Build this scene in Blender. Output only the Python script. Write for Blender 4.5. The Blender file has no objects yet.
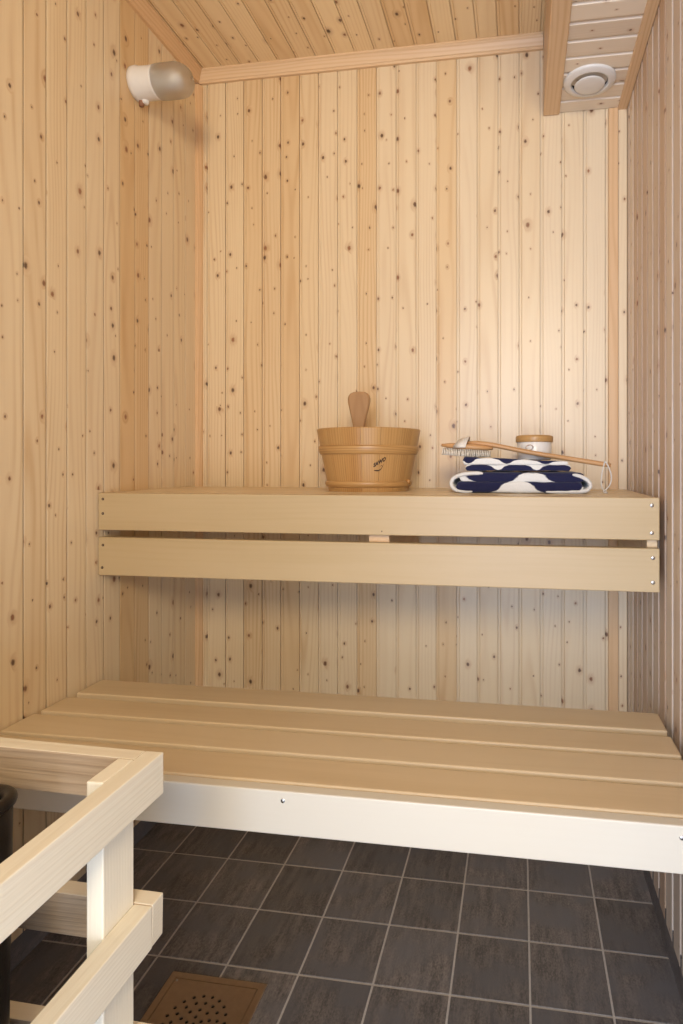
import bpy, bmesh, math, random
from mathutils import Vector, Matrix

random.seed(11)
C = bpy.context.scene.collection
SC = bpy.context.scene

# ------------------------------------------------------------------ camera
YAW = 0.1535
cam_d = bpy.data.cameras.new('camera')
cam = bpy.data.objects.new('camera', cam_d)
C.objects.link(cam)
cam.location = (0, 0, 1.0)
cam.rotation_euler = (math.pi/2, 0, YAW)
cam_d.sensor_fit = 'VERTICAL'
cam_d.sensor_height = 36.0
cam_d.lens = 36.0*605.2/1024
cam_d.shift_x = (341.5-426.0)/1024
cam_d.shift_y = -(512-462.56)/1024
cam_d.clip_start = 0.02
SC.camera = cam

# ------------------------------------------------------------------ light
w = bpy.data.worlds.new('daylight'); SC.world = w
w.use_nodes = True
bg = w.node_tree.nodes['Background']
bg.inputs[0].default_value = (0.92, 0.97, 1.08, 1)
bg.inputs[1].default_value = 0.75

def area(name, loc, look, sx, sy, power, col):
    l = bpy.data.lights.new(name, 'AREA'); l.shape = 'RECTANGLE'
    l.size = sx; l.size_y = sy; l.energy = power; l.color = col
    o = bpy.data.objects.new(name, l); C.objects.link(o)
    o.location = loc
    o.rotation_euler = (Vector(look)-Vector(loc)).to_track_quat('-Z', 'Y').to_euler()
    return o
# unseen area light behind the camera: cool daylight from the left of the doorway
area('unseen_daylight_left', (-0.36, -1.7, 0.95), (0.30, 1.6, 1.2), 1.1, 1.6, 22, (0.80, 0.96, 1.28))
# added cool fill, low right and unseen, brightens guard rail and lower front board
area('added_cool_fill_right', (0.90, -1.35, 0.60), (-0.3, 0.7, 0.5), 0.7, 0.8, 9, (0.80, 0.96, 1.30))
# added warm fill, out of view, brightens the left wall and ceiling
area('added_warm_fill', (0.25, -1.1, 1.75), (-0.9, 1.3, 1.75), 0.5, 0.5, 14.5, (1.0, 0.82, 0.56))

SC.view_settings.view_transform = 'Standard'
SC.view_settings.look = 'None'
SC.view_settings.gamma = 1
SC.view_settings.use_curve_mapping = False
SC.view_settings.exposure = 1.19

# ------------------------------------------------------------------ node helpers
class NT:
    def __init__(s, name):
        s.m = bpy.data.materials.new(name); s.m.use_nodes = True
        s.t = s.m.node_tree
        s.bsdf = s.t.nodes['Principled BSDF']
    def n(s, typ, **kw):
        nd = s.t.nodes.new(typ)
        for k, v in kw.items(): setattr(nd, k, v)
        return nd
    def put(s, sock, v):
        if isinstance(v, bpy.types.NodeSocket): s.t.links.new(v, sock)
        else: sock.default_value = v
    def math(s, op, a, b=0.0, c=None, clamp=False):
        nd = s.n('ShaderNodeMath', operation=op, use_clamp=clamp)
        s.put(nd.inputs[0], a); s.put(nd.inputs[1], b)
        if c is not None: s.put(nd.inputs[2], c)
        return nd.outputs[0]
    def vmul(s, a, v):
        nd = s.n('ShaderNodeVectorMath', operation='MULTIPLY')
        s.put(nd.inputs[0], a); s.put(nd.inputs[1], v)
        return nd.outputs[0]
    def noise(s, vec, scale=1.0, detail=2.0, rough=0.5):
        nd = s.n('ShaderNodeTexNoise')
        s.put(nd.inputs['Vector'], vec)
        nd.inputs['Scale'].default_value = scale
        nd.inputs['Detail'].default_value = detail
        nd.inputs['Roughness'].default_value = rough
        return nd.outputs[0]
    def mix(s, f, a, b, mode='MIX'):
        nd = s.n('ShaderNodeMix', data_type='RGBA', blend_type=mode)
        s.put(nd.inputs[0], f); s.put(nd.inputs[6], a); s.put(nd.inputs[7], b)
        return nd.outputs[2]
    def smooth(s, x, lo, hi, a=0.0, b=1.0):
        nd = s.n('ShaderNodeMapRange', interpolation_type='SMOOTHSTEP')
        s.put(nd.inputs[0], x)
        for i, v in ((1, lo), (2, hi), (3, a), (4, b)): s.put(nd.inputs[i], v)
        return nd.outputs[0]
    def attr(s, name):
        return s.n('ShaderNodeAttribute', attribute_name=name)

def rgb(c): return (c[0], c[1], c[2], 1.0)

def wood(name, light, dark, warm, ring=0.5, period=0.006, fibre=0.25, blotch=0.3,
         knots=0.0, knot_scale=17.0, rough=0.5, bump=0.15, spec=0.35, pale=None):
    N = NT(name)
    wc = N.attr('wc').outputs['Vector']
    tint = N.attr('tint').outputs['Fac']
    sp = N.n('ShaderNodeSeparateXYZ'); N.put(sp.inputs[0], wc)
    n1 = N.noise(N.vmul(wc, (9, 9, 1.3)), 1.0, 2.0)
    n2 = N.noise(N.vmul(wc, (5, 5, 0.9)), 1.0, 1.0)
    xx = N.math('ADD', sp.outputs[0], N.math('MULTIPLY', N.math('SUBTRACT', n1, 0.5), 0.05))
    yy = N.math('ADD', sp.outputs[1], N.math('MULTIPLY', N.math('SUBTRACT', n2, 0.5), 0.06))
    r = N.math('SQRT', N.math('ADD', N.math('MULTIPLY', xx, xx), N.math('MULTIPLY', yy, yy)))
    if knots:
        vo = N.n('ShaderNodeTexVoronoi', voronoi_dimensions='2D', feature='F1')
        cb = N.n('ShaderNodeCombineXYZ')
        N.put(cb.inputs[0], sp.outputs[0]); N.put(cb.inputs[1], N.math('MULTIPLY', sp.outputs[2], 0.72))
        vo.inputs['Scale'].default_value = knot_scale
        vo.inputs['Randomness'].default_value = 1.0
        N.put(vo.inputs['Vector'], cb.outputs[0])
        d = N.math('DIVIDE', vo.outputs['Distance'], knot_scale)
        cs = N.n('ShaderNodeSeparateColor'); N.put(cs.inputs[0], vo.outputs['Color'])
        # knot radius in metres; a random part of the cells has none
        kr = N.math('MULTIPLY', N.math('POWER', cs.outputs[0], 3.2), 0.0056)
        kr = N.math('ADD', kr, 0.0021)
        has = N.math('LESS_THAN', cs.outputs[1], knots)
        dn = N.math('ADD', d, N.math('MULTIPLY', N.math('SUBTRACT', N.noise(wc, 240, 2), 0.5), 0.0034))
        core = N.math('MULTIPLY', N.smooth(dn, N.math('MULTIPLY', kr, 0.35), N.math('MULTIPLY', kr, 0.95), 1.0, 0.0), has)
        halo = N.math('MULTIPLY', N.smooth(dn, N.math('MULTIPLY', kr, 0.7), N.math('MULTIPLY', kr, 2.6), 1.0, 0.0), has)
        r = N.math('ADD', r, N.math('MULTIPLY', halo, 0.007))
    ph = N.math('MULTIPLY', r, 2*math.pi/period)
    rg = N.math('ADD', N.math('MULTIPLY', N.math('SINE', ph), 0.5), 0.5)
    rg = N.math('POWER', rg, 2.5)
    fb = N.noise(N.vmul(wc, (420, 420, 7)), 1.0, 2.0, 0.6)
    bl = N.noise(N.vmul(wc, (14, 14, 1.6)), 1.0, 2.0)
    am = N.smooth(N.noise(N.vmul(wc, (22, 22, 2.2)), 1.0, 2.0), 0.3, 0.7, 0.25, 1.5)
    f = N.math('MULTIPLY', N.math('MULTIPLY', rg, am), ring)
    f = N.math('ADD', f, N.math('MULTIPLY', N.math('SUBTRACT', fb, 0.5), fibre*2))
    f = N.math('ADD', f, N.math('MULTIPLY', N.math('SUBTRACT', bl, 0.4), blotch*2), clamp=True)
    col = N.mix(f, rgb(light), rgb(dark))
    col = N.mix(N.math('MAXIMUM', tint, 0.0), col, rgb(warm), 'MULTIPLY')
    col = N.mix(N.math('MAXIMUM', N.math('MULTIPLY', tint, -0.8), 0.0), col, rgb(pale or [min(1, x*1.15) for x in light]))
    if knots:
        col = N.mix(N.math('MULTIPLY', halo, 0.35), col, (0.46, 0.235, 0.10, 1))
        kc = N.mix(N.math('POWER', cs.outputs[2], 2.0), (0.07, 0.028, 0.012, 1), (0.30, 0.115, 0.045, 1))
        col = N.mix(N.math('MULTIPLY', core, 0.92), col, kc)
    N.put(N.bsdf.inputs['Base Color'], col)
    N.put(N.bsdf.inputs['Roughness'], rough)
    N.bsdf.inputs['Specular IOR Level'].default_value = spec
    if bump:
        b = N.n('ShaderNodeBump'); b.inputs['Strength'].default_value = bump
        b.inputs['Distance'].default_value = 0.0006
        N.put(b.inputs['Height'], N.math('ADD', fb, N.math('MULTIPLY', rg, 0.4)))
        N.put(N.bsdf.inputs['Normal'], b.outputs[0])
    return N.m

def plain(name, col, rough=0.5, metal=0.0, spec=0.5, var=0.08, vscale=60.0, bump=0.0, bscale=300.0, **kw):
    N = NT(name)
    tc = N.n('ShaderNodeTexCoord').outputs['Object']
    nz = N.noise(tc, vscale, 3.0)
    c2 = rgb([x*(1-var*2.5) for x in col])
    N.put(N.bsdf.inputs['Base Color'], N.mix(nz, rgb([min(1, x*(1+var)) for x in col]), c2))
    N.put(N.bsdf.inputs['Roughness'], rough); N.put(N.bsdf.inputs['Metallic'], metal)
    N.bsdf.inputs['Specular IOR Level'].default_value = spec
    for k, v in kw.items(): N.put(N.bsdf.inputs[k], v)
    if bump:
        b = N.n('ShaderNodeBump'); b.inputs['Strength'].default_value = bump
        b.inputs['Distance'].default_value = 0.001
        N.put(b.inputs['Height'], N.noise(tc, bscale, 3.0))
        N.put(N.bsdf.inputs['Normal'], b.outputs[0])
    return N.m

M = {}
M['panel'] = wood('pine_panel', (0.80, 0.63, 0.40), (0.66, 0.46, 0.255), (0.84, 0.68, 0.48), ring=0.50, period=0.0085,
                  fibre=0.22, blotch=0.40, knots=0.60, knot_scale=20.0, rough=0.36, bump=0.10, spec=0.55, pale=(0.80, 0.69, 0.52))
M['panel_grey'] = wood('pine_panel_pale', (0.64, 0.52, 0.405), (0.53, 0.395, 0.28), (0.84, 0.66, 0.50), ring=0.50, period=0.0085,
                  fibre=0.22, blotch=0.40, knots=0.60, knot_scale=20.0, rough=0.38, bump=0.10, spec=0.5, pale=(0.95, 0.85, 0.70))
M['panel_ceil'] = wood('pine_ceiling_board', (0.89, 0.695, 0.43), (0.76, 0.535, 0.285), (0.86, 0.70, 0.50), ring=0.50, period=0.0085,
                  fibre=0.22, blotch=0.40, knots=0.60, knot_scale=20.0, rough=0.40, bump=0.10, spec=0.4)
M['trim'] = wood('pine_trim', (0.78, 0.565, 0.35), (0.64, 0.41, 0.215), (0.82, 0.62, 0.40), ring=0.4, period=0.008,
                 fibre=0.25, blotch=0.35, rough=0.42, bump=0.1)
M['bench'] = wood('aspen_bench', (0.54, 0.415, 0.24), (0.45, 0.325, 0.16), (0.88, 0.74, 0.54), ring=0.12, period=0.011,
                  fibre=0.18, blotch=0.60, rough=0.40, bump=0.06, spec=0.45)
M['seat'] = wood('aspen_seat', (0.70, 0.56, 0.37), (0.59, 0.445, 0.26), (0.88, 0.76, 0.58), ring=0.12, period=0.011,
                  fibre=0.18, blotch=0.60, rough=0.34, bump=0.06, spec=0.5)
M['pale'] = wood('daylit_aspen_front', (0.64, 0.59, 0.49), (0.58, 0.51, 0.40), (0.9, 0.8, 0.6), ring=0.10, period=0.011,
                  fibre=0.15, blotch=0.40, rough=0.42, bump=0.05, spec=0.45)  # aspen of the lower front board, daylight put into the lighter colour
M['sawn'] = wood('spruce_lath', (0.79, 0.72, 0.565), (0.68, 0.57, 0.40), (0.88, 0.68, 0.48), ring=0.18, period=0.0042,
                 fibre=0.35, blotch=0.25, rough=0.6, bump=0.4)
M['rough_sawn_shaded'] = wood('shaded_rough_sawn_spruce', (0.48, 0.36, 0.24), (0.30, 0.205, 0.125), (0.86, 0.68, 0.48), ring=0.3, period=0.005,
                 fibre=0.7, blotch=0.35, rough=0.34, bump=1.0, spec=0.6)  # rough inner side of the back rails, shade put into its darker colour
M['honey'] = wood('honey_pine', (0.53, 0.315, 0.12), (0.36, 0.185, 0.058), (0.78, 0.58, 0.36), ring=0.5, period=0.006,
                  fibre=0.3, blotch=0.4, rough=0.36, bump=0.08, spec=0.45)
M['ladle'] = wood('ladle_wood', (0.43, 0.25, 0.115), (0.33, 0.175, 0.07), (0.8, 0.65, 0.45), ring=0.3, period=0.005, rough=0.45, bump=0.08)
M['beech'] = wood('beech', (0.58, 0.33, 0.15), (0.46, 0.235, 0.09), (0.8, 0.65, 0.45), ring=0.3, period=0.005, rough=0.4, bump=0.08)

# ------------------------------------------------------------------ mesh helpers
class MB:
    """collects boards and shapes, then links them as one mesh object"""
    def __init__(s):
        s.bm = bmesh.new()
        s.wc = s.bm.verts.layers.float_vector.new('wc')
        s.ti = s.bm.verts.layers.float.new('tint')
        s.fab = s.bm.verts.layers.float_vector.new('fab')
    def add(s, verts, faces, wc=None, tint=0.0, smooth=False, fab=None, seed=None):
        sd = seed or (random.uniform(-.04, .04), random.uniform(.015, .09), random.uniform(0, 60))
        vs = []
        for i, v in enumerate(verts):
            b = s.bm.verts.new(v)
            q = wc[i] if wc else v
            b[s.wc] = (q[0]+sd[0], q[1]+sd[1], q[2]+sd[2])
            b[s.ti] = tint[i] if isinstance(tint, (list, tuple)) else tint
            if fab: b[s.fab] = fab[i]
            vs.append(b)
        for f in faces:
            try:
                fc = s.bm.faces.new([vs[k] for k in f]); fc.smooth = smooth
            except ValueError: pass
        return vs
    def board(s, lo, hi, axis='x', bevel=0.002, tint=None, mat=None, seg=2):
        """box with rounded edges, grain along axis"""
        lo = Vector(lo); hi = Vector(hi); c = (lo+hi)/2; d = hi-lo
        t = bmesh.new(); bmesh.ops.create_cube(t, size=1.0)
        for v in t.verts: v.co = Vector((v.co.x*d.x, v.co.y*d.y, v.co.z*d.z))
        if bevel: bmesh.ops.bevel(t, geom=list(t.edges), offset=bevel, segments=seg, affect='EDGES', profile=0.5)
        t.verts.index_update()
        perm = {'x': (1, 2, 0), 'y': (0, 2, 1), 'z': (0, 1, 2)}[axis]
        vs = []; wc = []
        for v in t.verts:
            p = v.co; wc.append((p[perm[0]], p[perm[1]], p[perm[2]]))
            q = p + c
            if mat is not None: q = mat @ q
            vs.append(q)
        fs = [[v.index for v in f.verts] for f in t.faces]
        t.free()
        s.add(vs, fs, wc, random.uniform(-.5, .35) if tint is None else tint)
    def profile(s, pts, origin, ux, uy, uz, length, tint=None, smooth=False, cap=True, cuts=None):
        """extrude a closed profile (x,y) along uz"""
        o = Vector(origin); ux = Vector(ux); uy = Vector(uy); uz = Vector(uz)
        n = len(pts); vs = []; wc = []
        for z in (0, length):
            for k, (x, y) in enumerate(pts):
                zz = z
                vs.append(o+ux*x+uy*y+uz*zz); wc.append((x, y, zz))
        fs = [(k, (k+1) % n, n+(k+1) % n, n+k) for k in range(n)]
        if cap: fs += [tuple(range(n-1, -1, -1)), tuple(range(n, 2*n))]
        s.add(vs, fs, wc, random.uniform(-.5, .4) if tint is None else tint, smooth)
    def lathe(s, prof, c, seg=48, tint=0.0, smooth=True, a0=0.0, a1=2*math.pi, axis='z', close=True):
        """revolve (r, h) pairs around an axis through c"""
        full = abs(a1-a0-2*math.pi) < 1e-6
        c = Vector(c); vs = []; wc = []; m = len(prof)
        cnt = seg if full else seg+1
        for k in range(cnt):
            a = a0+(a1-a0)*k/seg
            for r, h in prof:
                x, y = r*math.cos(a), r*math.sin(a)
                p = {'z': (x, y, h), 'x': (h, x, y), 'y': (x, h, y)}[axis]
                vs.append(c+Vector(p)); wc.append((r, h, a*0.12))
        fs = []
        for k in range(seg):
            k2 = (k+1) % cnt if full else k+1
            for j in range(m-1):
                fs.append((k*m+j, k2*m+j, k2*m+j+1, k*m+j+1))
        s.add(vs, fs, wc, tint, smooth)
    def tube(s, pts, rad, seg=10, tint=0.0, flat=1.0, caps=True):
        pts = [Vector(p) for p in pts]; n = len(pts); vs = []; wc = []
        rads = rad if isinstance(rad, (list, tuple)) else [rad]*n
        L = 0; up = None
        for i, p in enumerate(pts):
            t = (pts[min(i+1, n-1)]-pts[max(i-1, 0)]).normalized()
            if up is None:
                up = Vector((0, 0, 1)) if abs(t.z) < .9 else Vector((0, 1, 0))
            a = t.cross(up).normalized(); b = a.cross(t).normalized(); up = b
            if i: L += (p-pts[i-1]).length
            for k in range(seg):
                an = 2*math.pi*k/seg
                vs.append(p+a*math.cos(an)*rads[i]+b*math.sin(an)*rads[i]*flat)
                wc.append((math.cos(an)*rads[i], math.sin(an)*rads[i], L))
        fs = [(i*seg+k, i*seg+(k+1) % seg, (i+1)*seg+(k+1) % seg, (i+1)*seg+k) for i in range(n-1) for k in range(seg)]
        if caps: fs += [tuple(range(seg-1, -1, -1)), tuple((n-1)*seg+k for k in range(seg))]
        s.add(vs, fs, wc, tint, True)
    def build(s, name, mat, parent=None, world=True, label=None, sharp=None, base=None):
        bmesh.ops.recalc_face_normals(s.bm, faces=list(s.bm.faces))
        me = bpy.data.meshes.new(name); 
        off = Vector(parent.location) if parent is not None and base is None else Vector(base or (0, 0, 0))
        p = parent
        if parent is not None and base is None:
            off = parent.matrix_basis.translation.copy()
            q = parent.parent
            while q is not None: off += q.matrix_basis.translation; q = q.parent
        for v in s.bm.verts: v.co -= off
        s.bm.to_mesh(me); s.bm.free()
        o = bpy.data.objects.new(name, me); C.objects.link(o)
        for m in (mat if isinstance(mat, (list, tuple)) else [mat]): me.materials.append(m)
        if parent is not None: o.parent = parent
        else: o.location = off
        if label: o['label'] = label
        return o

def thing(name, label, cat, loc=(0, 0, 0), group=None):
    o = bpy.data.objects.new(name, None); C.objects.link(o)
    o.empty_display_size = 0.05
    o.location = loc; o['label'] = label; o['category'] = cat
    if group: o['group'] = group
    return o

def struct(mb, name, mat, label, cat):
    o = mb.build(name, mat); o['kind'] = 'structure'; o['label'] = label; o['category'] = cat
    return o

# ------------------------------------------------------------------ the room
XL, XR, YB, YF = -0.993, 0.2977, 1.76, -0.30
ZC, ZS = 2.2128, 1.995
SLOPE = 0.0159
def fz(y): return SLOPE*(y-1.5)
PW = 0.06
# front at y = 0, groove a shallow flat with sloped shoulders
PROFS = {
    # narrow slot at the joint; 'soft' has a second shallow line beside it
    'flat': [(0.0, -.0085), (.0066, -.0085), (.0028, -.0007), (.0036, 0), (.0300, 0), (.0594, 0), (.0599, -.0006), (.0580, -.0085)],
    'soft': [(0.0, -.0075), (.0046, -.0075), (.0018, -.0006), (.0026, 0), (.0075, 0), (.0084, -.0020), (.0093, 0), (.0592, 0), (.0598, -.0006), (.0586, -.0075)],
    'deep': [(0.0, -.0075), (.0010, -.0075), (.0012, -.0045), (.0115, -.0045), (.0130, -.0004), (.0140, 0), (.0590, 0), (.0597, -.0008), (.0600, -.0075)]}
def clip_prof(w, kind='soft'):
    p = PROFS[kind]
    if w > .0599: return p+[(.0600, p[-1][1]-.0002), (.0600, -.014), (0.0, -.014)]
    return [q for q in p if q[0] < w-.002]+[(w, 0 if w > .0115 else -.0008), (w, -.014), (0, -.014)]

def panel_run(mb, o, ux, n, uz, a0, a1, first, length, tints=None, kind='soft'):
    """boards of PW from a0 to a1 along ux; groove lines at first + k*PW"""
    k = math.floor((a0-first)/PW)
    o = Vector(o); ux = Vector(ux)
    i = 0
    while first+k*PW < a1-1e-6:
        s0 = first+k*PW
        lo, hi = max(s0, a0), min(s0+PW, a1)
        if hi-lo > 0.004:
            if lo > s0+1e-6:   # mirrored cut board at the start
                w_ = hi-lo
                pr = [(w_-x, y) for x, y in clip_prof(w_, kind)][::-1]
            else: pr = clip_prof(hi-lo, kind)
            t = random.uniform(-.7, .38)
            if tints and k in tints: t = tints[k]
            mb.profile(pr, o+ux*lo, ux, n, uz, length, tint=t)
        k += 1; i += 1

mb = MB()   # back wall
panel_run(mb, (0, YB, 0.05), (1, 0, 0), (0, -1, 0), (0, 0, 1), XL-.012, XR+.012, -0.0025, ZC-0.04,
          {-14: .35, -13: .25, -12: .45, -11: .1, -10: -.2, -6: -.3, -5: -.4, 0: -.3, -2: -.3, -1: -.5, 1: -.6, 2: -.5, 3: -.7})
struct(mb, 'wall_back', M['panel'], 'back wall of vertical knotty pine panelling behind the benches', 'wall')
mb = MB()   # left wall
panel_run(mb, (XL, 0, 0.05), (0, 1, 0), (1, 0, 0), (0, 0, 1), YF, YB, 1.0851-PW*22, ZC-0.04,
          {27: .6, 28: .5, 22: .1, 23: .0, 24: -.1, 25: -.3, 26: -.2, 29: -.25, 30: -.3, 31: -.2, 32: -.3, 21: .0}, 'flat')
struct(mb, 'wall_left', M['panel'], 'left wall of vertical knotty pine panelling with the lamp on it', 'wall')
mb = MB()   # right wall
panel_run(mb, (XR, 0, 0.052), (0, 1, 0), (-1, 0, 0), (0, 0, 1), YF, YB, 1.7247-PW*28, ZC-0.04,
          {20: -.3, 21: .6, 22: .1, 23: -.1, 24: .4}, 'deep')
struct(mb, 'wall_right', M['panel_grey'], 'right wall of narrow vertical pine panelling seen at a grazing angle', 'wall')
mb = MB()   # front wall beside and above the doorway (behind the camera)
panel_run(mb, (0, YF, 0.05), (1, 0, 0), (0, 1, 0), (0, 0, 1), XL, -0.36, -0.0025, ZC-0.04)
panel_run(mb, (0, YF, 2.02), (1, 0, 0), (0, 1, 0), (0, 0, 1), -0.36, XR, -0.0025, ZC-2.01)
struct(mb, 'wall_front', M['panel'], 'front wall of pine panelling beside the doorway', 'wall')
mb = MB()   # ceiling
panel_run(mb, (0, YF, ZC), (1, 0, 0), (0, 0, -1), (0, 1, 0), XL-.012, XR+.012, -0.0025, YB+.014-YF)
struct(mb, 'ceiling', M['panel_ceil'], 'pine board ceiling with boards running towards the back wall', 'ceiling')
mb = MB()   # lowered part
panel_run(mb, (0.105, 0, ZS), (0, 1, 0), (0, 0, -1), (1, 0, 0), YF, YB, 1.699-PW*32, XR-0.105, {k: -.5-.45*((k*7) % 3)/2 for k in range(0, 40)}, 'deep')
mb.board((0.0672, YF, ZS-.003), (0.083, YB, ZC-.015), 'y', .001, tint=.5)
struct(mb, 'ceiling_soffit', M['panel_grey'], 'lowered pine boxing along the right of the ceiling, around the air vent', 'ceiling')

# trims
def cornice():   # (out from wall, down from ceiling)
    return [(0, 0), (.027, 0), (.027, -.006), (.024, -.008), (.020, -.013), (.016, -.021), (.013, -.029), (.010, -.031), (.009, -.0365), (0, -.0365)]
mb = MB(); mb.profile(cornice(), (XL, YF, ZC+.001), (1, 0, 0), (0, 0, 1), (0, 1, 0), YB-YF-.004, tint=.35)
struct(mb, 'trim_1', M['trim'], 'moulded pine cornice along the top of the left wall', 'trim')
mb = MB(); mb.profile(cornice(), (XL+.002, YB, ZC+.001), (0, -1, 0), (0, 0, 1), (1, 0, 0), 0.0660-XL-.002, tint=-.1)
struct(mb, 'trim_2', M['trim'], 'moulded pine cornice along the top of the back wall', 'trim')
mb = MB(); mb.board((.0672, YF, ZS-.007), (.1118, YB-.001, ZS+.009), 'y', .0035, tint=0.05)
struct(mb, 'trim_3', M['trim'], 'flat pine strip along the left edge of the lowered boxing', 'trim')
mb = MB(); mb.board((.2715, YF, ZS-.008), (XR-.0005, YB-.001, ZS+.004), 'y', .002, tint=.1)
struct(mb, 'trim_4', M['trim'], 'thin pine strip where the lowered boxing meets the right wall', 'trim')
mb = MB(); mb.profile([(0, 0), (.017, 0), (.0165, -.004), (.013, -.010), (.008, -.0155), (0, -.017)], (XL, YB, .05), (1, 0, 0), (0, 1, 0), (0, 0, 1), ZC-.09, tint=.35)
struct(mb, 'trim_5', M['trim'], 'narrow brown strip in the back left corner', 'trim')
mb = MB(); mb.board((.2465, YB-.006, .05), (.2725, YB+.001, ZS-.001), 'z', .002, tint=.3)
struct(mb, 'trim_6', M['trim'], 'darker vertical pine strip near the right end of the back wall', 'trim')
mb = MB(); mb.board((.2735, YB-.004, .05), (XR-.001, YB+.001, ZS-.001), 'z', .002, tint=-.5)
struct(mb, 'trim_7', M['panel'], 'pale vertical pine strip in the back right corner', 'trim')

# floor: dark tiles with light grout, falling gently towards the drain
def tile_material():
    N = NT('dark_slate_tile')
    wc = N.attr('wc').outputs['Vector']; tint = N.attr('tint').outputs['Fac']
    st = N.noise(N.vmul(wc, (70, 13, 30)), 1.0, 5.0, 0.68)
    sp = N.noise(N.vmul(wc, (330, 190, 200)), 1.0, 3.0, 0.6)
    cl = N.noise(wc, 13, 3.0)
    f = N.math('ADD', N.math('MULTIPLY', st, 1.0), N.math('MULTIPLY', sp, 0.75))
    f = N.smooth(f, 0.62, 1.18)
    col = N.mix(f, (0.070, 0.063, 0.061, 1), (0.24, 0.206, 0.186, 1))
    col = N.mix(N.smooth(cl, 0.35, 0.7), col, (0.135, 0.128, 0.132, 1))
    br = N.math('ADD', 0.98, N.math('MULTIPLY', tint, 0.3))
    cc = N.n('ShaderNodeCombineXYZ')
    for i in range(3): N.put(cc.inputs[i], br)
    col = N.mix(1.0, col, cc.outputs[0], 'MULTIPLY')
    N.put(N.bsdf.inputs['Base Color'], col)
    N.put(N.bsdf.inputs['Roughness'], N.smooth(sp, 0.3, 0.75, 0.30, 0.52))
    N.bsdf.inputs['Specular IOR Level'].default_value = 0.5
    b = N.n('ShaderNodeBump'); b.inputs['Strength'].default_value = 0.35; b.inputs['Distance'].default_value = 0.0012
    N.put(b.inputs['Height'], N.math('ADD', st, sp)); N.put(N.bsdf.inputs['Normal'], b.outputs[0])
    return N.m
M['tile'] = tile_material()
M['grout'] = plain('grey_grout', (0.52, 0.475, 0.43), rough=0.85, var=0.1, vscale=150)
TP = 0.1497; TX0 = 0.0195; TY0 = 1.436; G = 0.0020
mb = MB()
xs = [TX0+TP*i for i in range(-7, 3)]; ys = [TY0-TP*j for j in range(-3, 13)]
X0, X1 = XL-.012, XR+.004
tiles = []
for i in range(-8, 3):
    a, b = max(TX0+TP*i, X0), min(TX0+TP*(i+1), X1)
    if b-a < .006: continue
    for j in range(-3, 13):
        c, d = max(TY0-TP*(j+1), YF-.02), min(TY0-TP*j, YB+.012)
        if d-c < .006: continue
        tiles.append((a+G, b-G, c+G, d-G))
for (a, b, c, d) in tiles:
    e = .0008
    vs = [(a, c, fz(c)-.004), (b, c, fz(c)-.004), (b, d, fz(d)-.004), (a, d, fz(d)-.004),
          (a, c, fz(c)-e), (b, c, fz(c)-e), (b, d, fz(d)-e), (a, d, fz(d)-e),
          (a+e, c+e, fz(c)), (b-e, c+e, fz(c)), (b-e, d-e, fz(d)), (a+e, d-e, fz(d))]
    fs = []
    for q in (0, 4):
        for k in range(4): fs.append((q+k, q+(k+1) % 4, q+4+(k+1) % 4, q+4+k))
    fs.append((8, 9, 10, 11))
    mb.add(vs, fs, None, random.uniform(-.5, .6), seed=(random.uniform(0, 30), random.uniform(0, 30), random.uniform(0, 9)))
ntile = len(mb.bm.faces)
vs = [(X0, YF-.02, fz(YF)-.0009), (X1, YF-.02, fz(YF)-.0009), (X1, YB+.012, fz(YB)-.0009), (X0, YB+.012, fz(YB)-.0009),
      (X0, YF-.02, fz(YF)-.04), (X1, YF-.02, fz(YF)-.04), (X1, YB+.012, fz(YB)-.04), (X0, YB+.012, fz(YB)-.04)]
mb.add(vs, [(0, 1, 2, 3), (4, 5, 6, 7), (0, 1, 5, 4), (1, 2, 6, 5), (2, 3, 7, 6), (3, 0, 4, 7)])
mb.bm.faces.ensure_lookup_table()
for f in list(mb.bm.faces)[ntile:]: f.material_index = 1
struct(mb, 'floor', [M['tile'], M['grout']], 'dark grey brown square floor tiles with light grout', 'floor')
# tiled upstand behind the lower ends of the wall boards
def upstand(name, p0, p1, n, label):
    mb = MB(); p0 = Vector(p0); p1 = Vector(p1); n = Vector(n); t = (p1-p0)
    q0, q1 = p0-n*.012, p1-n*.012
    vs = []
    for z in (0, 1):
        for p in (p0, p1, q1, q0): vs.append((p.x, p.y, .075 if z else fz(p.y)-.003))
    mb.add(vs, [(0, 1, 2, 3), (4, 5, 6, 7), (0, 1, 5, 4), (1, 2, 6, 5), (2, 3, 7, 6), (3, 0, 4, 7)], seed=(3, 4, 5))
    struct(mb, name, M['tile'], label, 'baseboard')
upstand('baseboard_right', (XR+.0005, YF, 0), (XR+.0005, YB, 0), (-1, 0, 0), 'dark tiled upstand below the right wall boards')
upstand('baseboard_back', (XL, YB+.0005, 0), (XR, YB+.0005, 0), (0, -1, 0), 'dark tiled upstand below the back wall boards')
upstand('baseboard_left', (XL-.0005, YF, 0), (XL-.0005, YB, 0), (1, 0, 0), 'dark tiled upstand below the left wall boards')

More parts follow.
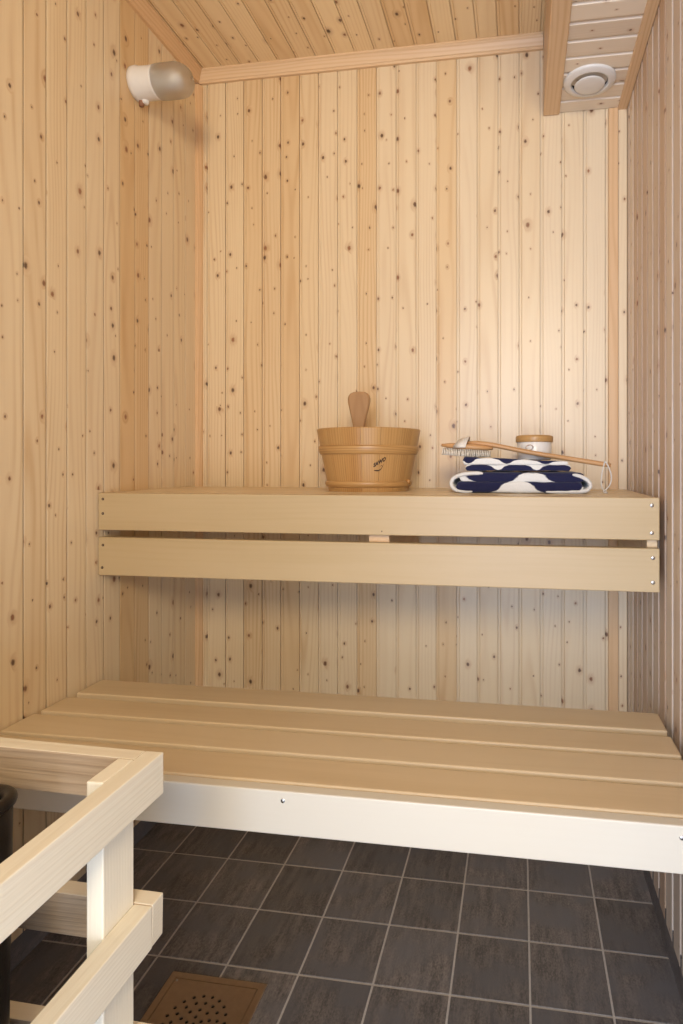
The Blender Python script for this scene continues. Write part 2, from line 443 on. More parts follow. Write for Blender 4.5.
# ------------------------------------------------------------------ materials for the small things
M['screw'] = plain('zinc_screw', (0.62, 0.62, 0.62), rough=0.35, metal=1.0, var=0.05)
M['nail'] = plain('dark_nail', (0.10, 0.06, 0.035), rough=0.6, var=0.1)
M['porcelain'] = plain('white_porcelain', (0.80, 0.78, 0.75), rough=0.22, var=0.02)
M['vent'] = plain('white_enamel', (0.80, 0.79, 0.77), rough=0.35, var=0.02)
M['dark'] = plain('dark_hole', (0.012, 0.011, 0.010), rough=0.8)
M['terracotta'] = plain('brown_gland', (0.28, 0.13, 0.07), rough=0.5)
M['frost'] = plain('frosted_glass', (0.92, 0.90, 0.86), rough=0.42, var=0.02, **{'Transmission Weight': 0.95, 'IOR': 1.35})
M['black'] = plain('black_heater_steel', (0.012, 0.008, 0.006), rough=0.32, spec=0.25, var=0.2, vscale=40, bump=0.15, bscale=500)
M['steel'] = plain('drain_steel', (0.48, 0.39, 0.32), rough=0.34, metal=1.0, var=0.06, vscale=90)
M['bristle'] = plain('pale_bristle', (0.84, 0.76, 0.65), rough=0.7, var=0.2, vscale=400)
M['strap'] = plain('grey_cotton_strap', (0.80, 0.76, 0.70), rough=0.9, var=0.1, vscale=500, bump=0.4)
M['cord'] = plain('white_cotton_cord', (0.78, 0.74, 0.67), rough=0.9, var=0.12, vscale=500, bump=0.5, bscale=900)
M['jar'] = plain('white_jar', (0.83, 0.80, 0.75), rough=0.25, var=0.02)
M['ink'] = plain('burnt_mark', (0.05, 0.022, 0.01), rough=0.7, var=0.2)

def towel_material():
    N = NT('navy_white_terry')
    fab = N.attr('fab').outputs['Vector']
    sp = N.n('ShaderNodeSeparateXYZ'); N.put(sp.inputs[0], fab)
    tc = N.n('ShaderNodeTexCoord').outputs['Object']
    wob = N.math('MULTIPLY', N.math('SUBTRACT', N.noise(tc, 90, 2), 0.5), 0.25)
    v = N.math('ADD', N.math('ADD', N.math('MULTIPLY', N.math('ARCSINE', N.math('MULTIPLY', N.math('COSINE', sp.outputs[0]), .999)), 0.70), sp.outputs[1]), wob)
    mk = N.smooth(v, -0.06, 0.06)
    nz = N.noise(tc, 700, 2)
    wh = N.mix(nz, (0.86, 0.86, 0.84, 1), (0.66, 0.66, 0.64, 1))
    nv = N.mix(nz, (0.024, 0.027, 0.080, 1), (0.010, 0.011, 0.038, 1))
    N.put(N.bsdf.inputs['Base Color'], N.mix(mk, wh, nv))
    N.bsdf.inputs['Roughness'].default_value = 0.95
    N.bsdf.inputs['Specular IOR Level'].default_value = 0.15
    N.bsdf.inputs['Sheen Weight'].default_value = 0.25
    b = N.n('ShaderNodeBump'); b.inputs['Strength'].default_value = 0.5; b.inputs['Distance'].default_value = 0.0015
    N.put(b.inputs['Height'], nz); N.put(N.bsdf.inputs['Normal'], b.outputs[0])
    return N.m
M['towel'] = towel_material()

def screw(parent, p, n='y', r=.0042, mat='screw', name='screw'):
    mb = MB()
    x, y, z = p
    mb.lathe([(0.0008, -.0012), (r*.35, -.0012), (r*.5, -.0005), (r*.9, -.0008), (r, .0002), (r, .0012)], (x, y, z), 14, axis='y')
    return mb.build(name, M[mat], parent)

# ------------------------------------------------------------------ lower bench
BX0, BX1 = XL+.003, .2835
lb = thing('lower_bench', 'wide lower bench of pale planks just above the dark tiled floor', 'bench', (-.35, 1.1, .48))
def zl(y): return .4796-.0169*(y-1.3)
rows = [(1.2295, 1.3150), (1.1260, 1.2030), (1.0255, 1.1085), (.9285, 1.0100)]
tint_rows = [.1, .15, .05, .2]
for (y0, y1), t in zip(rows, tint_rows):
    zt = zl((y0+y1)/2)
    m = MB(); m.board((BX0, y0, zt-.022), (BX1, y1, zt), 'x', .0035, tint=t, seg=3)
    m.build('seat_board', M['seat'], lb)
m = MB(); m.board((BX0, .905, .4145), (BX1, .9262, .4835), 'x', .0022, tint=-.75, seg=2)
fb = m.build('front_board', M['pale'], lb, label='front board of the lower bench, with daylight in its pale colour')
for x, z in ((-.3676, .4687), (.2279, .4668)): screw(fb, (x, .905, z), r=.0036)
for x0, x1 in ((BX0, BX0+.022), (-.40, -.36), (BX1-.022, BX1)):
    m = MB(); m.board((x0, .928, .415), (x1, 1.315, .4565), 'y', .002)
    m.build('support_block', M['bench'], lb)

# ------------------------------------------------------------------ upper bench
ub = thing('upper_bench', 'high upper bench with two pale front boards and a slot between them', 'bench', (-.35, 1.5, .9275))
ZU = .9275
y = 1.3255
for k in range(4):
    m = MB(); m.board((BX0, y, ZU-.022), (BX1, y+.083, ZU), 'x', .0035, tint=(.1, .15, .2, .2)[k], seg=3)
    m.build('seat_board', M['seat'], ub); y += .1000
fr = []
for z0, z1, t in ((.8398, ZU+.0002, .12), (.7325, .8230, .02)):
    m = MB(); m.board((XL+.003, 1.302, z0), (.2845, 1.3235, z1), 'x', .0022, tint=t)
    fr.append(m.build('front_board', M['bench'], ub))
for i, x, z in ((0, .2692, .9118), (0, .2692, .8550), (1, .2712, .8036), (1, .2712, .7530)): screw(fr[i], (x, 1.302, z), r=.0045)
for i, x, z in ((0, -.9772, .9135), (0, -.9775, .8791), (1, -.9770, .8043), (1, -.9790, .7508)): screw(fr[i], (x, 1.302, z), r=.0034, mat='nail', name='nail')
screw(fr[0], (-.30, 1.302, .8485), r=.0016, mat='nail', name='nail')
for x0, x1, z0, mt in ((-.335, -.288, .745, 'trim'), (.2635, .2850, .742, 'panel')):
    m = MB(); m.board((x0, 1.324, z0), (x1, 1.70, ZU-.0225), 'y', .0015, tint=.2)
    m.build('support_block', M[mt], ub)
m = MB(); m.board((XL+.003, 1.36, .855), (XL+.025, 1.70, ZU-.0225), 'y', .0015, tint=.2)
m.build('support_block', M['bench'], ub)

# ------------------------------------------------------------------ heater guard
hg = thing('heater_guard', 'pale wooden guard rail around the black heater in the left foreground', 'railing', (-.41, .60, 0))
XO, XI = -.3890, -.4102
YO, YI = .6172, .5955
for k, (z1, z0) in enumerate(((.680, .6345), (.525, .4795), (.378, .3325))):
    ye = YO if k == 0 else YI+.0005
    m = MB(); m.board((XO-.0212, -.25, z0), (XO, ye, z1), 'y', .0012, tint=(-.1, -.25, -.2)[k])
    m.build('front_rail', M['sawn'], hg)
    # back rail, square end showing at the outer corner of the lower two
    xe = XO-.0215 if k == 0 else XO
    mat = Matrix.Translation((xe, YI, z1)) @ Matrix.Rotation(math.radians(1.0), 4, 'Y') @ Matrix.Rotation(math.radians(.4), 4, 'Z')
    m = MB(); m.board((-(xe-XL-.002), .001, -.0455), (0, .0215, 0), 'x', .0012, tint=.1, mat=mat)
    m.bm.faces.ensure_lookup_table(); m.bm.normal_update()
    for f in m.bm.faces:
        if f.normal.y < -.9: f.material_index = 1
    m.build('back_rail', [M['sawn'], M['rough_sawn_shaded']], hg)
m = MB(); m.board((-.4290, .5470, fz(.58)), (-.4103, .5958, .6805), 'z', .0014, tint=-.6)
m.build('post', M['sawn'], hg)
m = MB(); m.board((-.4290, -.24, fz(-.2)), (-.4103, -.19, .680), 'z', .0014, tint=-.5)
m.build('post', M['sawn'], hg)

# ------------------------------------------------------------------ heater
sh = thing('sauna_heater', 'black metal sauna heater behind the wooden guard at the left edge', 'heater', (-.66, .33, 0))
def rrect(x0, x1, y0, y1, r, n=8):
    p = []
    for cx, cy, a in ((x1-r, y1-r, 0), (x0+r, y1-r, 90), (x0+r, y0+r, 180), (x1-r, y0+r, 270)):
        for k in range(n+1):
            t = math.radians(a+90*k/n); p.append((cx+r*math.cos(t), cy+r*math.sin(t)))
    return p
def rings(mb, levels, cap_first=False, cap_last=False):
    n = len(levels[0][0]); vs = []
    for pts, z in levels:
        vs += [(x, y, z) for x, y in pts]
    fs = [(l*n+k, l*n+(k+1) % n, (l+1)*n+(k+1) % n, (l+1)*n+k) for l in range(len(levels)-1) for k in range(n)]
    if cap_first: fs.append(tuple(range(n)))
    if cap_last: fs.append(tuple((len(levels)-1)*n+k for k in range(n)))
    mb.add(vs, fs, None, 0, True)
HX0, HX1, HY0, HY1 = -.86, -.4760, .13, .531
lv = []
for z, d in ((.10, .012), (.104, .008), (.30, .007), (.60, .0035), (.671, .003)):
    lv.append((rrect(HX0+d, HX1-d, HY0+d, HY1-d, .026), z))
for z, d in ((.671, .0095), (.45, .0095)):
    lv.append((rrect(HX0+d, HX1-d, HY0+d, HY1-d, .018), z))
m = MB(); rings(m, lv, True, True); m.build('body', M['black'], sh)
lv = []
for k in range(13):   # rolled lip around the opening
    a = 2*math.pi*k/12; d = .006+.0060*math.cos(a); lv.append((rrect(HX0+d-.001, HX1-d+.001, HY0+d-.001, HY1-d+.001, .030-d*.6), .6760+.0060*math.sin(a)))
m = MB(); rings(m, lv); m.build('rim', M['black'], sh)
for x, y in ((HX0+.04, HY0+.04), (HX1-.04, HY0+.04), (HX0+.04, HY1-.04), (HX1-.04, HY1-.04)):
    m = MB(); m.lathe([(.001, 0), (.014, 0), (.014, .006), (.009, .010), (.009, .102), (.001, .102)], (x, y, fz(y)), 16); m.build('leg', M['black'], sh)

# ------------------------------------------------------------------ floor drain
DC = (-.5782, 1.0075); DZ = fz(DC[1])
fd = thing('floor_drain', 'square brownish steel floor drain with a ring of holes in the dark tiles', 'drain', (DC[0], DC[1], DZ))
def dz(y): return fz(y)+.0012
def ring_plate(name, a, b, h0, h1, mat):
    m = MB(); vs = []
    for r, h in ((a, h0), (a, h1-.0012), (a-.0012, h1), (b, h1), (b, h0)):
        for sx, sy in ((-1, -1), (1, -1), (1, 1), (-1, 1)): vs.append((DC[0]+sx*r, DC[1]+sy*r, fz(DC[1]+sy*r)+h))
    fs = [(l*4+k, l*4+(k+1) % 4, ((l+1) % 5)*4+(k+1) % 4, ((l+1) % 5)*4+k) for l in range(5) for k in range(4)]
    m.add(vs, fs); return m.build(name, mat, fd)
ring_plate('frame', .0983, .0845, -.001, .0022, M['steel'])
m = MB()
for (x, y, z, t) in [(-1, -1, -.001, 0)]:
    vs = [(DC[0]+sx*.0836, DC[1]+sy*.0836, fz(DC[1]+sy*.0836)+h) for h in (-.0005, .0022) for sx, sy in ((-1, -1), (1, -1), (1, 1), (-1, 1))]
    m.add(vs, [(0, 1, 2, 3), (4, 5, 6, 7), (0, 1, 5, 4), (1, 2, 6, 5), (2, 3, 7, 6), (3, 0, 4, 7)])
gr = m.build('grate', M['steel'], fd)
cut = MB()
for rr, cnt in ((0.0, 1), (.0135, 5), (.0275, 10), (.0415, 15), (.0555, 20)):
    for k in range(cnt):
        a = 2*math.pi*k/max(cnt, 1)+rr*37
        x, y = DC[0]+rr*math.cos(a), DC[1]+rr*math.sin(a)
        cut.lathe([(.00001, -.006), (.0033, -.006), (.0033, .008), (.00001, .008)], (x, y, fz(y)), 12, smooth=False)
bmesh.ops.remove_doubles(cut.bm, verts=list(cut.bm.verts), dist=1e-5)
cu = cut.build('grate_cutter', M['dark'], fd)
md = gr.modifiers.new('holes', 'BOOLEAN'); md.operation = 'DIFFERENCE'; md.object = cu; md.solver = 'EXACT'
bpy.context.view_layer.update()
dg = bpy.context.evaluated_depsgraph_get()
nm = bpy.data.meshes.new_from_object(gr.evaluated_get(dg))
gr.modifiers.clear(); gr.data = nm
nm.materials.clear(); nm.materials.append(M['steel'])
for p in nm.polygons: p.use_smooth = False; p.material_index = 0
bpy.data.objects.remove(cu)
m = MB(); vs = [(DC[0]+sx*.0844, DC[1]+sy*.0844, fz(DC[1]+sy*.0844)+h) for h in (-.0006, .0004) for sx, sy in ((-1, -1), (1, -1), (1, 1), (-1, 1))]
m.add(vs, [(0, 1, 2, 3), (4, 5, 6, 7), (0, 1, 5, 4), (1, 2, 6, 5), (2, 3, 7, 6), (3, 0, 4, 7)])
m.build('cup', M['dark'], fd, label='dark hollow under the drain grate')
m = MB(); m.lathe([(.0003, .0034), (.0018, .0032), (.0026, .0022)], (DC[0]-.079, DC[1]+.079, fz(DC[1]+.079)), 12)
m.build('screw', M['screw'], fd)

# ------------------------------------------------------------------ wall lamp
LC = (XL+.0065, 1.4514, 1.9900)
wl = thing('wall_lamp', 'white porcelain lamp with frosted glass dome high on the left wall', 'lamp', LC)
m = MB()
m.lathe([(.001, -.008), (.0415, -.008), (.0430, .000), (.0430, .008), (.0405, .013), (.0400, .050), (.0410, .056), (.038, .059), (.001, .059)], LC, 40, axis='x')
bs = m.build('base', M['porcelain'], wl)
m = MB()
pr = [(.0392, .054), (.0415, .060), (.0422, .070), (.0422, .110)]
for k in range(1, 13):
    a = math.pi/2*k/12; pr.append((max(.0422*math.cos(a)**.8, .0004), .108+.042*math.sin(a)))
pi = [(max(r-.003, .0003), h if h < .11 else .11+(h-.11)*.93) for r, h in pr][::-1]
m.lathe(pr+pi, LC, 40, axis='x'); m.build('glass_dome', M['frost'], wl)
m = MB()   # bulb inside
m.lathe([(.0135, .046), (.0135, .060), (.017, .070), (.024, .088), (.025, .100), (.021, .115), (.011, .124), (.0004, .126)], LC, 24, axis='x')
m.build('bulb', M['porcelain'], wl)
m = MB(); m.lathe([(.0004, -.012), (.008, -.011), (.010, -.004), (.010, .012)], (LC[0]+.014, LC[1]+.008, LC[2]-.0365), 18)
m.build('cable_gland', M['porcelain'], bs)
m = MB(); m.lathe([(.0004, -.016), (.006, -.016), (.007, -.006), (.007, .01)], (LC[0]+.006, LC[1]+.004, LC[2]-.0395), 14)
m.build('cable_stub', M['terracotta'], bs, label='brown cable stub below the base')
for sy, sz in ((-.026, .018), (.03, -.012)):
    m = MB(); m.lathe([(.0003, .0008), (.0032, .0008), (.0034, -.004)], (LC[0]+.0112, LC[1]+sy, LC[2]+sz), 12, axis='x')
    m.build('screw', M['nail'], bs)

# ------------------------------------------------------------------ air vent
VC = (.1800, 1.6225, ZS)
av = thing('air_vent', 'round white air vent in the lowered pine boxing', 'vent', VC)
m = MB()
m.lathe([(.0665, .002), (.0665, -.002), (.0655, -.0048), (.0615, -.0068), (.052, -.0098), (.0485, -.0104), (.0465, -.0085), (.0455, -.002), (.0455, .012)], VC, 56)
m.build('flange', M['vent'], av)
m = MB(); m.lathe([(.0004, .0125), (.0452, .0125), (.0452, -.0035), (.0454, -.0035)], VC, 40); m.build('throat', M['dark'], av, label='dark gap inside the vent')
m = MB(); m.lathe([(.0004, -.0165), (.029, -.0157), (.0370, -.0145), (.0388, -.0130), (.0378, -.0113), (.014, -.003), (.008, .008), (.008, .0128)], VC, 48)
m.build('valve_disc', M['vent'], av)

# ------------------------------------------------------------------ water bucket
BC = Vector((-.3890, 1.54, ZU)); BH = .158
wb = thing('water_bucket', 'round honey coloured wooden stave bucket with two wooden hoops on the upper bench', 'bucket', BC)
def rb(h): return .1035+(.1350-.1035)*(h/BH)
m = MB(); NS = 17
for k in range(NS):
    a0 = 2*math.pi*k/NS; a1 = 2*math.pi*(k+1)/NS; n = 6; vs = []; wc = []; t = random.uniform(-.3, .5)
    g = .0016
    prof = [(0, -.013), (0, -.0004), (.0012, 0), (BH-.002, 0), (BH, -.002), (BH, -.013)]
    for i in range(n+1):
        a = a0+(a1-a0)*i/n
        sh_ = -.0003 if i in (0, n) else 0
        if i == 0: a += .002
        if i == n: a -= .002
        for h, dr in prof:
            r = rb(h)+dr+(sh_ if dr > -.01 else 0)
            vs.append(BC+Vector((r*math.cos(a), r*math.sin(a), h))); wc.append((.12*a, dr, h))
    q = len(prof)
    fs = [(i*q+j, (i+1)*q+j, (i+1)*q+(j+1) % q, i*q+(j+1) % q) for i in range(n) for j in range(q)]
    fs += [tuple(range(q)), tuple(n*q+j for j in range(q))]
    m.add(vs, fs, wc, t)
m.lathe([(.0005, .010), (.0935, .010), (.0935, .020), (.0005, .020)], BC, 32, tint=.5)
m.build('body', M['honey'], wb)
for h0, h1, th in ((.0925, .1155, .0058), (.0105, .0262, .0060)):
    m = MB(); pr = []
    for k in range(9):
        a = math.pi*k/8; h = h0+(h1-h0)*(.5-.5*math.cos(a)); pr.append((rb(h)-.0005+th*math.sin(a)**.6, h))
    pr = [(rb(h0)-.001, h0)]+pr+[(rb(h1)-.001, h1)]
    m.lathe(pr, BC, 72, tint=.15)
    hp = m.build('hoop', M['honey'], wb)
# peg where the lower hoop closes
m = MB(); pp = BC+Vector((rb(.022)*math.cos(-.25)+.005, rb(.022)*math.sin(-.25), .024))
m.lathe([(.0003, -.006), (.0045, -.006), (.0052, 0), (.0045, .006), (.0003, .006)], pp, 12, tint=.7); m.build('peg', M['honey'], hp)
# burnt mark on the front
def text_mesh(txt, size, shear=0.25):
    cv = bpy.data.curves.new('mark_text', 'FONT'); cv.body = txt; cv.size = size; cv.extrude = 0; cv.shear = shear; cv.offset = .00075
    cv.resolution_u = 3
    to = bpy.data.objects.new('mark_text', cv); C.objects.link(to)
    bpy.context.view_layer.update()
    me = bpy.data.meshes.new_from_object(to.evaluated_get(bpy.context.evaluated_depsgraph_get()))
    v = [tuple(p.co) for p in me.vertices]; f = [tuple(p.vertices) for p in me.polygons]
    bpy.data.objects.remove(to); bpy.data.curves.remove(cv); bpy.data.meshes.remove(me)
    return v, f
tv, tf = text_mesh('SAWO', .0130)
sw = [(.000, -.0085), (.006, -.0118), (.013, -.0152), (.018, -.0160), (.0225, -.0145), (.0270, -.0105), (.0310, -.0065)]
wd = [.0007, .0016, .0017, .0014, .0010, .0015, .0005]
def on_bucket(px, py, lift=.0006):
    ca, sa = math.cos(math.radians(26)), math.sin(math.radians(26))
    x = (px*ca-py*sa*.2)*.90; y = px*sa*1.0+py*ca
    h = .0610+y; r = rb(h)+lift
    a = math.radians(-90)+(x+.0395)/r
    return BC+Vector((r*math.cos(a), r*math.sin(a), h))
m = MB()
m.add([on_bucket(x, y) for x, y, z in tv], tf)
vs = []; fs = []
for (x, y), t in zip(sw, wd): vs += [on_bucket(x, y-t), on_bucket(x, y+t)]
fs = [(2*k, 2*k+2, 2*k+3, 2*k+1) for k in range(len(sw)-1)]
m.add(vs, fs)
vs = [on_bucket(x, y) for x, y in ((.0205, -.0078), (.0245, -.0082), (.0252, -.0064), (.0215, -.0062))]
m.add(vs, [(0, 1, 2, 3)])
m.build('burnt_mark', M['ink'], wb, label='dark burnt lettering with a swoosh')

# ------------------------------------------------------------------ ladle standing in the bucket
LB = Vector((-.4250, 1.570, ZU+.022))
ld = thing('ladle', 'brown wooden ladle with a paddle shaped handle standing in the bucket', 'ladle', LB)
m = MB()
top = .2395
outl = [(0.02, .0105), (.10, .0125), (.140, .0150), (.155, .0168), (.170, .0202), (.185, .0238), (.200, .0275), (.212, .0300), (.221, .0302), (.229, .0280), (.2350, .0232), (.2382, .0160), (.2392, .007)]
n = len(outl); vs = []; wc = []
T = .0065
def lean(z): return .0015*(z/.24)
for z, hw in outl:
    t_ = T if z < .22 else T*(.6+.4*min(1, hw/.0275))
    for sx, sy in ((-1, -.55), (-.86, -1), (.86, -1), (1, -.55), (1, .55), (.86, 1), (-.86, 1), (-1, .55)):
        vs.append(LB+Vector((sx*hw+lean(z), sy*t_, z))); wc.append((sx*hw, sy*t_, z))
fs = [(i*8+k, i*8+(k+1) % 8, (i+1)*8+(k+1) % 8, (i+1)*8+k) for i in range(n-1) for k in range(8)]
fs += [tuple(range(8)), tuple((n-1)*8+k for k in range(8))]
m.add(vs, fs, wc, .1); m.build('handle', M['ladle'], ld)
m = MB()
m.lathe([(.0005, .000), (.022, .001), (.032, .010), (.036, .030), (.033, .030), (.029, .012), (.020, .005), (.0005, .004)], LB+Vector((0, .030, 0)), 28, tint=.2)
m.build('bowl', M['ladle'], ld)

# ------------------------------------------------------------------ folded towels
def slab(mb, x0, x1, y0, y1, z0, z1, per, xc, A0, A1, e=.5, nx=60, nt=40, seed=0, amp=.0015, endr=.02, dz=0.0):
    """one thick folded layer: rounded fold at the front; fab = (pattern phase, pattern bias)"""
    cy, cz, b, c = (y0+y1)/2, (z0+z1)/2, (y1-y0)/2, (z1-z0)/2
    rnd = random.Random(seed); ph = [rnd.uniform(0, 6.28) for _ in range(6)]
    vs = []; fab = []
    for i in range(nx+1):
        t = i/nx; x = x0+(x1-x0)*t
        dx = min(x-x0, x1-x); q = max(0.0, 1-dx/endr); k = math.sqrt(max(0.0, 1-q*q))*.98+.02
        zc = cz-dz*t/2; c = (z1-z0-dz*t)/2
        for j in range(nt):
            a = 2*math.pi*j/nt
            ca, sa = math.cos(a), math.sin(a)
            yy = b*math.copysign(abs(ca)**.35, ca); zz = c*math.copysign(abs(sa)**e, sa)
            if b > c: yy = math.copysign(b-c+abs(c*math.copysign(abs(ca)**.6, ca)), ca) if abs(ca) > 1e-6 else 0
            wob = amp*(math.sin(x*46+ph[0])+.7*math.sin(x*93+ph[1]+yy*20)+.4*math.sin(x*170+ph[2]))*.6
            vs.append((x, cy+yy*(1 if k > .5 else .97+.06*k)+wob*ca, zc+zz*k+wob*sa*.6))
            # front-top at sa=1 .. front-bottom at sa=-1, going around the near side (ca<0)
            s_ = (1-sa)/2 if ca <= 0.02 else (1.0+abs(ca) if sa < 0 else -abs(ca)*2)
            ext = A0+(A1-A0)*s_
            fab.append((2*math.pi*(x-xc)/per, ext, 0))
    fs = [(i*nt+j, i*nt+(j+1) % nt, (i+1)*nt+(j+1) % nt, (i+1)*nt+j) for i in range(nx) for j in range(nt)]
    fs += [tuple(range(nt)), tuple(nx*nt+j for j in range(nt))]
    mb.add(vs, fs, None, 0, True, fab)

def wrap(mb, pts, th, y0, y1, A=-3.0, ny=10, phase=0.0):
    """a sheet of towel following a path in x-z, running back in y"""
    pts = [Vector((p[0], 0, p[1])) for p in pts]
    # smooth path
    P = []
    for i in range(len(pts)-1):
        p0 = pts[max(i-1, 0)]; p1 = pts[i]; p2 = pts[i+1]; p3 = pts[min(i+2, len(pts)-1)]
        for k in range(6):
            t = k/6
            P.append(0.5*((2*p1)+(p2-p0)*t+(2*p0-5*p1+4*p2-p3)*t*t+(3*p1-p0-3*p2+p3)*t**3))
    P.append(pts[-1]); n = len(P); vs = []; fab = []
    ringn = 8
    ysteps = [0, .0025, .006]+[.006+(y1-y0-.012)*k/ny for k in range(1, ny)]+[y1-y0-.006, y1-y0-.0025, y1-y0]
    for yy in ysteps:
        e = min(yy, y1-y0-yy); f = math.sqrt(max(0.02, 1-max(0, 1-e/.006)**2))
        for i, p in enumerate(P):
            t = (P[min(i+1, n-1)]-P[max(i-1, 0)]).normalized(); nn = Vector((-t.z, 0, t.x))
            ee = min(i, n-1-i); tp = math.sqrt(min(1, .15+ee/4))
            for s_ in (-1, 1):
                q = p+nn*s_*th/2*f*tp
                vs.append((q.x, y0+yy+.002*math.sin(q.x*60+q.z*90), q.z)); fab.append((phase+i*.1, A, 0))
    m2 = 2*n; fs = []
    for j in range(len(ysteps)-1):
        for i in range(n-1):
            for s_ in (0, 1):
                fs.append((j*m2+2*i+s_, j*m2+2*i+2+s_, (j+1)*m2+2*i+2+s_, (j+1)*m2+2*i+s_))
        fs.append((j*m2, j*m2+1, (j+1)*m2+1, (j+1)*m2)); fs.append((j*m2+m2-2, j*m2+m2-1, (j+1)*m2+m2-1, (j+1)*m2+m2-2))
    for j in (0, len(ysteps)-1):
        for i in range(n-1): fs.append((j*m2+2*i, j*m2+2*i+1, j*m2+2*i+3, j*m2+2*i+2))
    mb.add(vs, fs, None, 0, True, fab)

Z0 = ZU+.0002
m = MB()
TY0_, TY1_ = 1.425, 1.635
slab(m, -.150, .145, TY0_, TY1_, Z0+.001, Z0+.028, .185, -.098, .75, -.45, seed=3, endr=.012)
slab(m, -.142, .150, TY0_+.003, TY1_, Z0+.025, Z0+.0495, .185, -.065, .9, -.35, seed=5, endr=.014, amp=.002)
wrap(m, [(-.085, Z0+.0468), (-.110, Z0+.0470), (-.138, Z0+.043), (-.156, Z0+.034), (-.160, Z0+.020), (-.150, Z0+.008), (-.128, Z0+.0045), (-.110, Z0+.0045)], .009, TY0_-.003, TY1_-.004)
wrap(m, [(.060, Z0+.0045), (.110, Z0+.0045), (.145, Z0+.006), (.160, Z0+.016), (.156, Z0+.030), (.138, Z0+.0405), (.120, Z0+.0445)], .009, TY0_-.002, TY1_-.004)
o = m.build('bath_towel', M['towel'], base=(0, 1.53, ZU))
o['label'] = 'large folded navy and white towel lying on the upper bench under a smaller one'; o['category'] = 'towel'; o['group'] = 'folded towels'
m = MB()
U0 = Z0+.0525
slab(m, -.128, .118, 1.432, 1.630, U0, U0+.0145, .0895, -.005, -.35, 1.5, seed=8, endr=.006, amp=.0012)
slab(m, -.134, .112, 1.430, 1.630, U0+.0140, U0+.0345, .0895, -.030, 0.9, -1.9, seed=9, endr=.006, amp=.0012, dz=.0125)
o = m.build('hand_towel', M['towel'], base=(0, 1.53, U0))
o['label'] = 'smaller folded navy and white diamond towel on top of the large towel, under the brush'; o['category'] = 'towel'; o['group'] = 'folded towels'
UT = 1.0134

# ------------------------------------------------------------------ back brush
bb = thing('back_brush', 'long handled wooden back brush lying across the folded towels', 'brush', (0, 1.50, UT))
BY = 1.500
hc = Vector((-.1290, BY, UT+.0255)); tilt = math.radians(4.2)
R = Matrix.Translation(hc) @ Matrix.Rotation(tilt, 4, 'Y')
m = MB(); vs = []; wc = []; nx, nt = 36, 20
for i in range(nx+1):
    t = -1+2*i/nx; x = .0645*math.sin(t*math.pi/2); k = math.sqrt(max(0, 1-abs(x/.0645)**2.6))
    for j in range(nt):
        a = 2*math.pi*j/nt; ca, sa = math.cos(a), math.sin(a)
        p = Vector((x, .031*k*math.copysign(abs(ca)**.6, ca), .0078*max(k, .45)*math.copysign(abs(sa)**.6, sa) if k > 0 else 0))
        vs.append(R @ p); wc.append((p.y, p.z, p.x))
fs = [(i*nt+j, i*nt+(j+1) % nt, (i+1)*nt+(j+1) % nt, (i+1)*nt+j) for i in range(nx) for j in range(nt)]
m.add(vs, fs, wc, .1, True)
hd = m.build('head', M['beech'], bb)
m = MB(); rnd = random.Random(4)
for ix in range(27):
    x = -.0575+.115*ix/26
    hw = .026*math.sqrt(max(0, 1-abs(x/.0645)**2.6))
    ny = max(2, int(hw*2/.0065))
    for iy in range(ny):
        yv = -hw+2*hw*iy/(ny-1)
        b0 = R @ Vector((x, yv, -.006)); L = .0180
        tip = R @ Vector((x+rnd.uniform(-.0012, .0012)-.0006, yv*1.05+rnd.uniform(-.001, .001), -.006-L))
        if tip.x > -.137 and tip.z < UT+.0004: tip.z = UT+.0004
        m.tube([b0, (b0+tip)/2, tip], [.0014, .0018, .0023], 5)
m.build('bristles', M['bristle'], hd)['kind'] = 'stuff'
# handle over the head, running down to the right
hp_ = [(-.1330, 1.0500), (-.110, 1.0490), (-.085, 1.0465), (-.062, 1.0430), (-.030, 1.0365), (.000, 1.0300), (.045, 1.0215), (.097, 1.0130), (.150, 1.0045), (.200, .9962), (.2150, .9938)]
hr_ = [.003, .0060, .0066, .0064, .0062, .0062, .0063, .0064, .0065, .0064, .0052]
m = MB(); m.tube([(x, BY-(.002), z-.0005) for x, z in hp_], hr_, 16, tint=0.0, flat=.92)
m.build('handle', M['beech'], bb)
# cotton strap arched over the head
m = MB(); vs = []; fs = []
n = 16
for i in range(n+1):
    a = math.pi*i/n; yy = BY-.036*math.cos(a); zz = UT+.0225+.0165*math.sin(a)**.7+.010*max(0, math.sin(a)-.5)
    xs_ = -.1455+.006*math.sin(a); 
    for dx in (-.0155, .0155):
        lift = .006*math.sin(a) if dx > 0 else 0
        for dn in (0, .0018): vs.append((xs_+dx*(1-.25*math.sin(a))+.006*math.sin(a), yy*(1)+0, zz+lift+dn))
for i in range(n):
    q = i*4; r_ = (i+1)*4
    for u, v in ((0, 1), (1, 3), (3, 2), (2, 0)): fs.append((q+u, q+v, r_+v, r_+u))
fs += [(0, 1, 3, 2), (n*4, n*4+1, n*4+3, n*4+2)]
m.add(vs, fs, None, 0, True); m.build('strap', M['strap'], hd, label='greyish cotton strap')
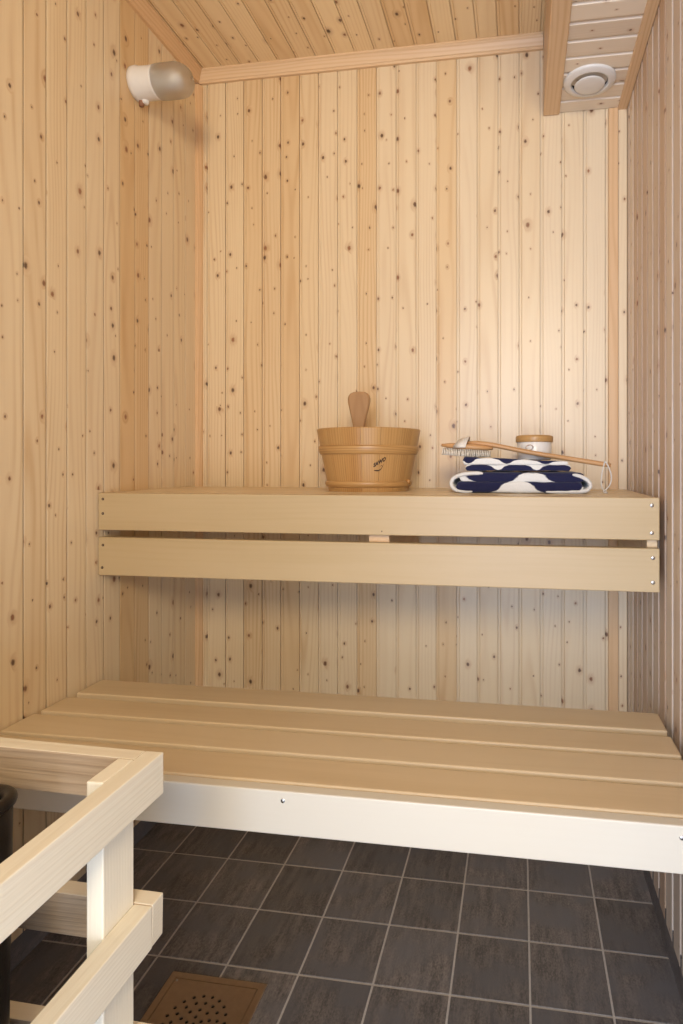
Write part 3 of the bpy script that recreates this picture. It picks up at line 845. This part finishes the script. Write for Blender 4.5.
# hanging cord loop through the handle end
def cr(pts, k=6):
    pts = [Vector(p) for p in pts]; P = []
    for i in range(len(pts)-1):
        p0 = pts[max(i-1, 0)]; p1 = pts[i]; p2 = pts[i+1]; p3 = pts[min(i+2, len(pts)-1)]
        for j in range(k):
            t = j/k; P.append(0.5*((2*p1)+(p2-p0)*t+(2*p0-5*p1+4*p2-p3)*t*t+(3*p1-p0-3*p2+p3)*t**3))
    return P+[pts[-1]]
lo_ = cr([(.1990, BY-.0085, .9945), (.2005, BY-.0095, 1.0015), (.2045, BY-.010, .9990), (.2105, BY-.012, .985), (.2150, BY-.014, .968), (.2125, BY-.016, .950), (.2040, BY-.018, .938), (.1985, BY-.020, .9345),
          (.1935, BY-.018, .940), (.1915, BY-.015, .955), (.1940, BY-.011, .975), (.1975, BY-.0085, .990), (.1990, BY-.0085, .9945)])
m = MB(); m.tube(lo_, .0017, 8)
m.tube(cr([(.1985, BY-.020, .9350), (.1960, BY-.022, .9310), (.1985, BY-.026, .9296), (.2035, BY-.024, .9296), (.2030, BY-.018, .9310), (.1990, BY-.020, .9350)]), .0018, 8)
m.build('cord', M['cord'], bb, label='white cotton hanging cord')

# ------------------------------------------------------------------ jar
JC = Vector((.0370, 1.565, 1.0068))
jr = thing('jar', 'small round white jar with a wooden lid standing behind the brush handle', 'jar', JC)
m = MB(); m.lathe([(.0005, 0), (.040, 0), (.0425, .003), (.0432, .010), (.0432, .0440), (.0420, .0460), (.038, .0460), (.0380, .006), (.0005, .005)], JC, 44); m.build('body', M['jar'], jr)
m = MB(); m.lathe([(.0005, .0445), (.0460, .0445), (.0470, .0460), (.0470, .0570), (.0462, .0595), (.0430, .0615), (.0380, .0623), (.0005, .0625)], JC, 44, tint=.1); m.build('lid', M['honey'], jr)
m = MB()
pts = [(JC.x-.0125+.0085*math.cos(a), JC.y-.0425-.001, JC.z+.031+.0060*math.sin(a)) for a in [2*math.pi*k/16 for k in range(17)]]
m.tube(pts, .0014, 6); m.build('clasp', M['steel'], jr)
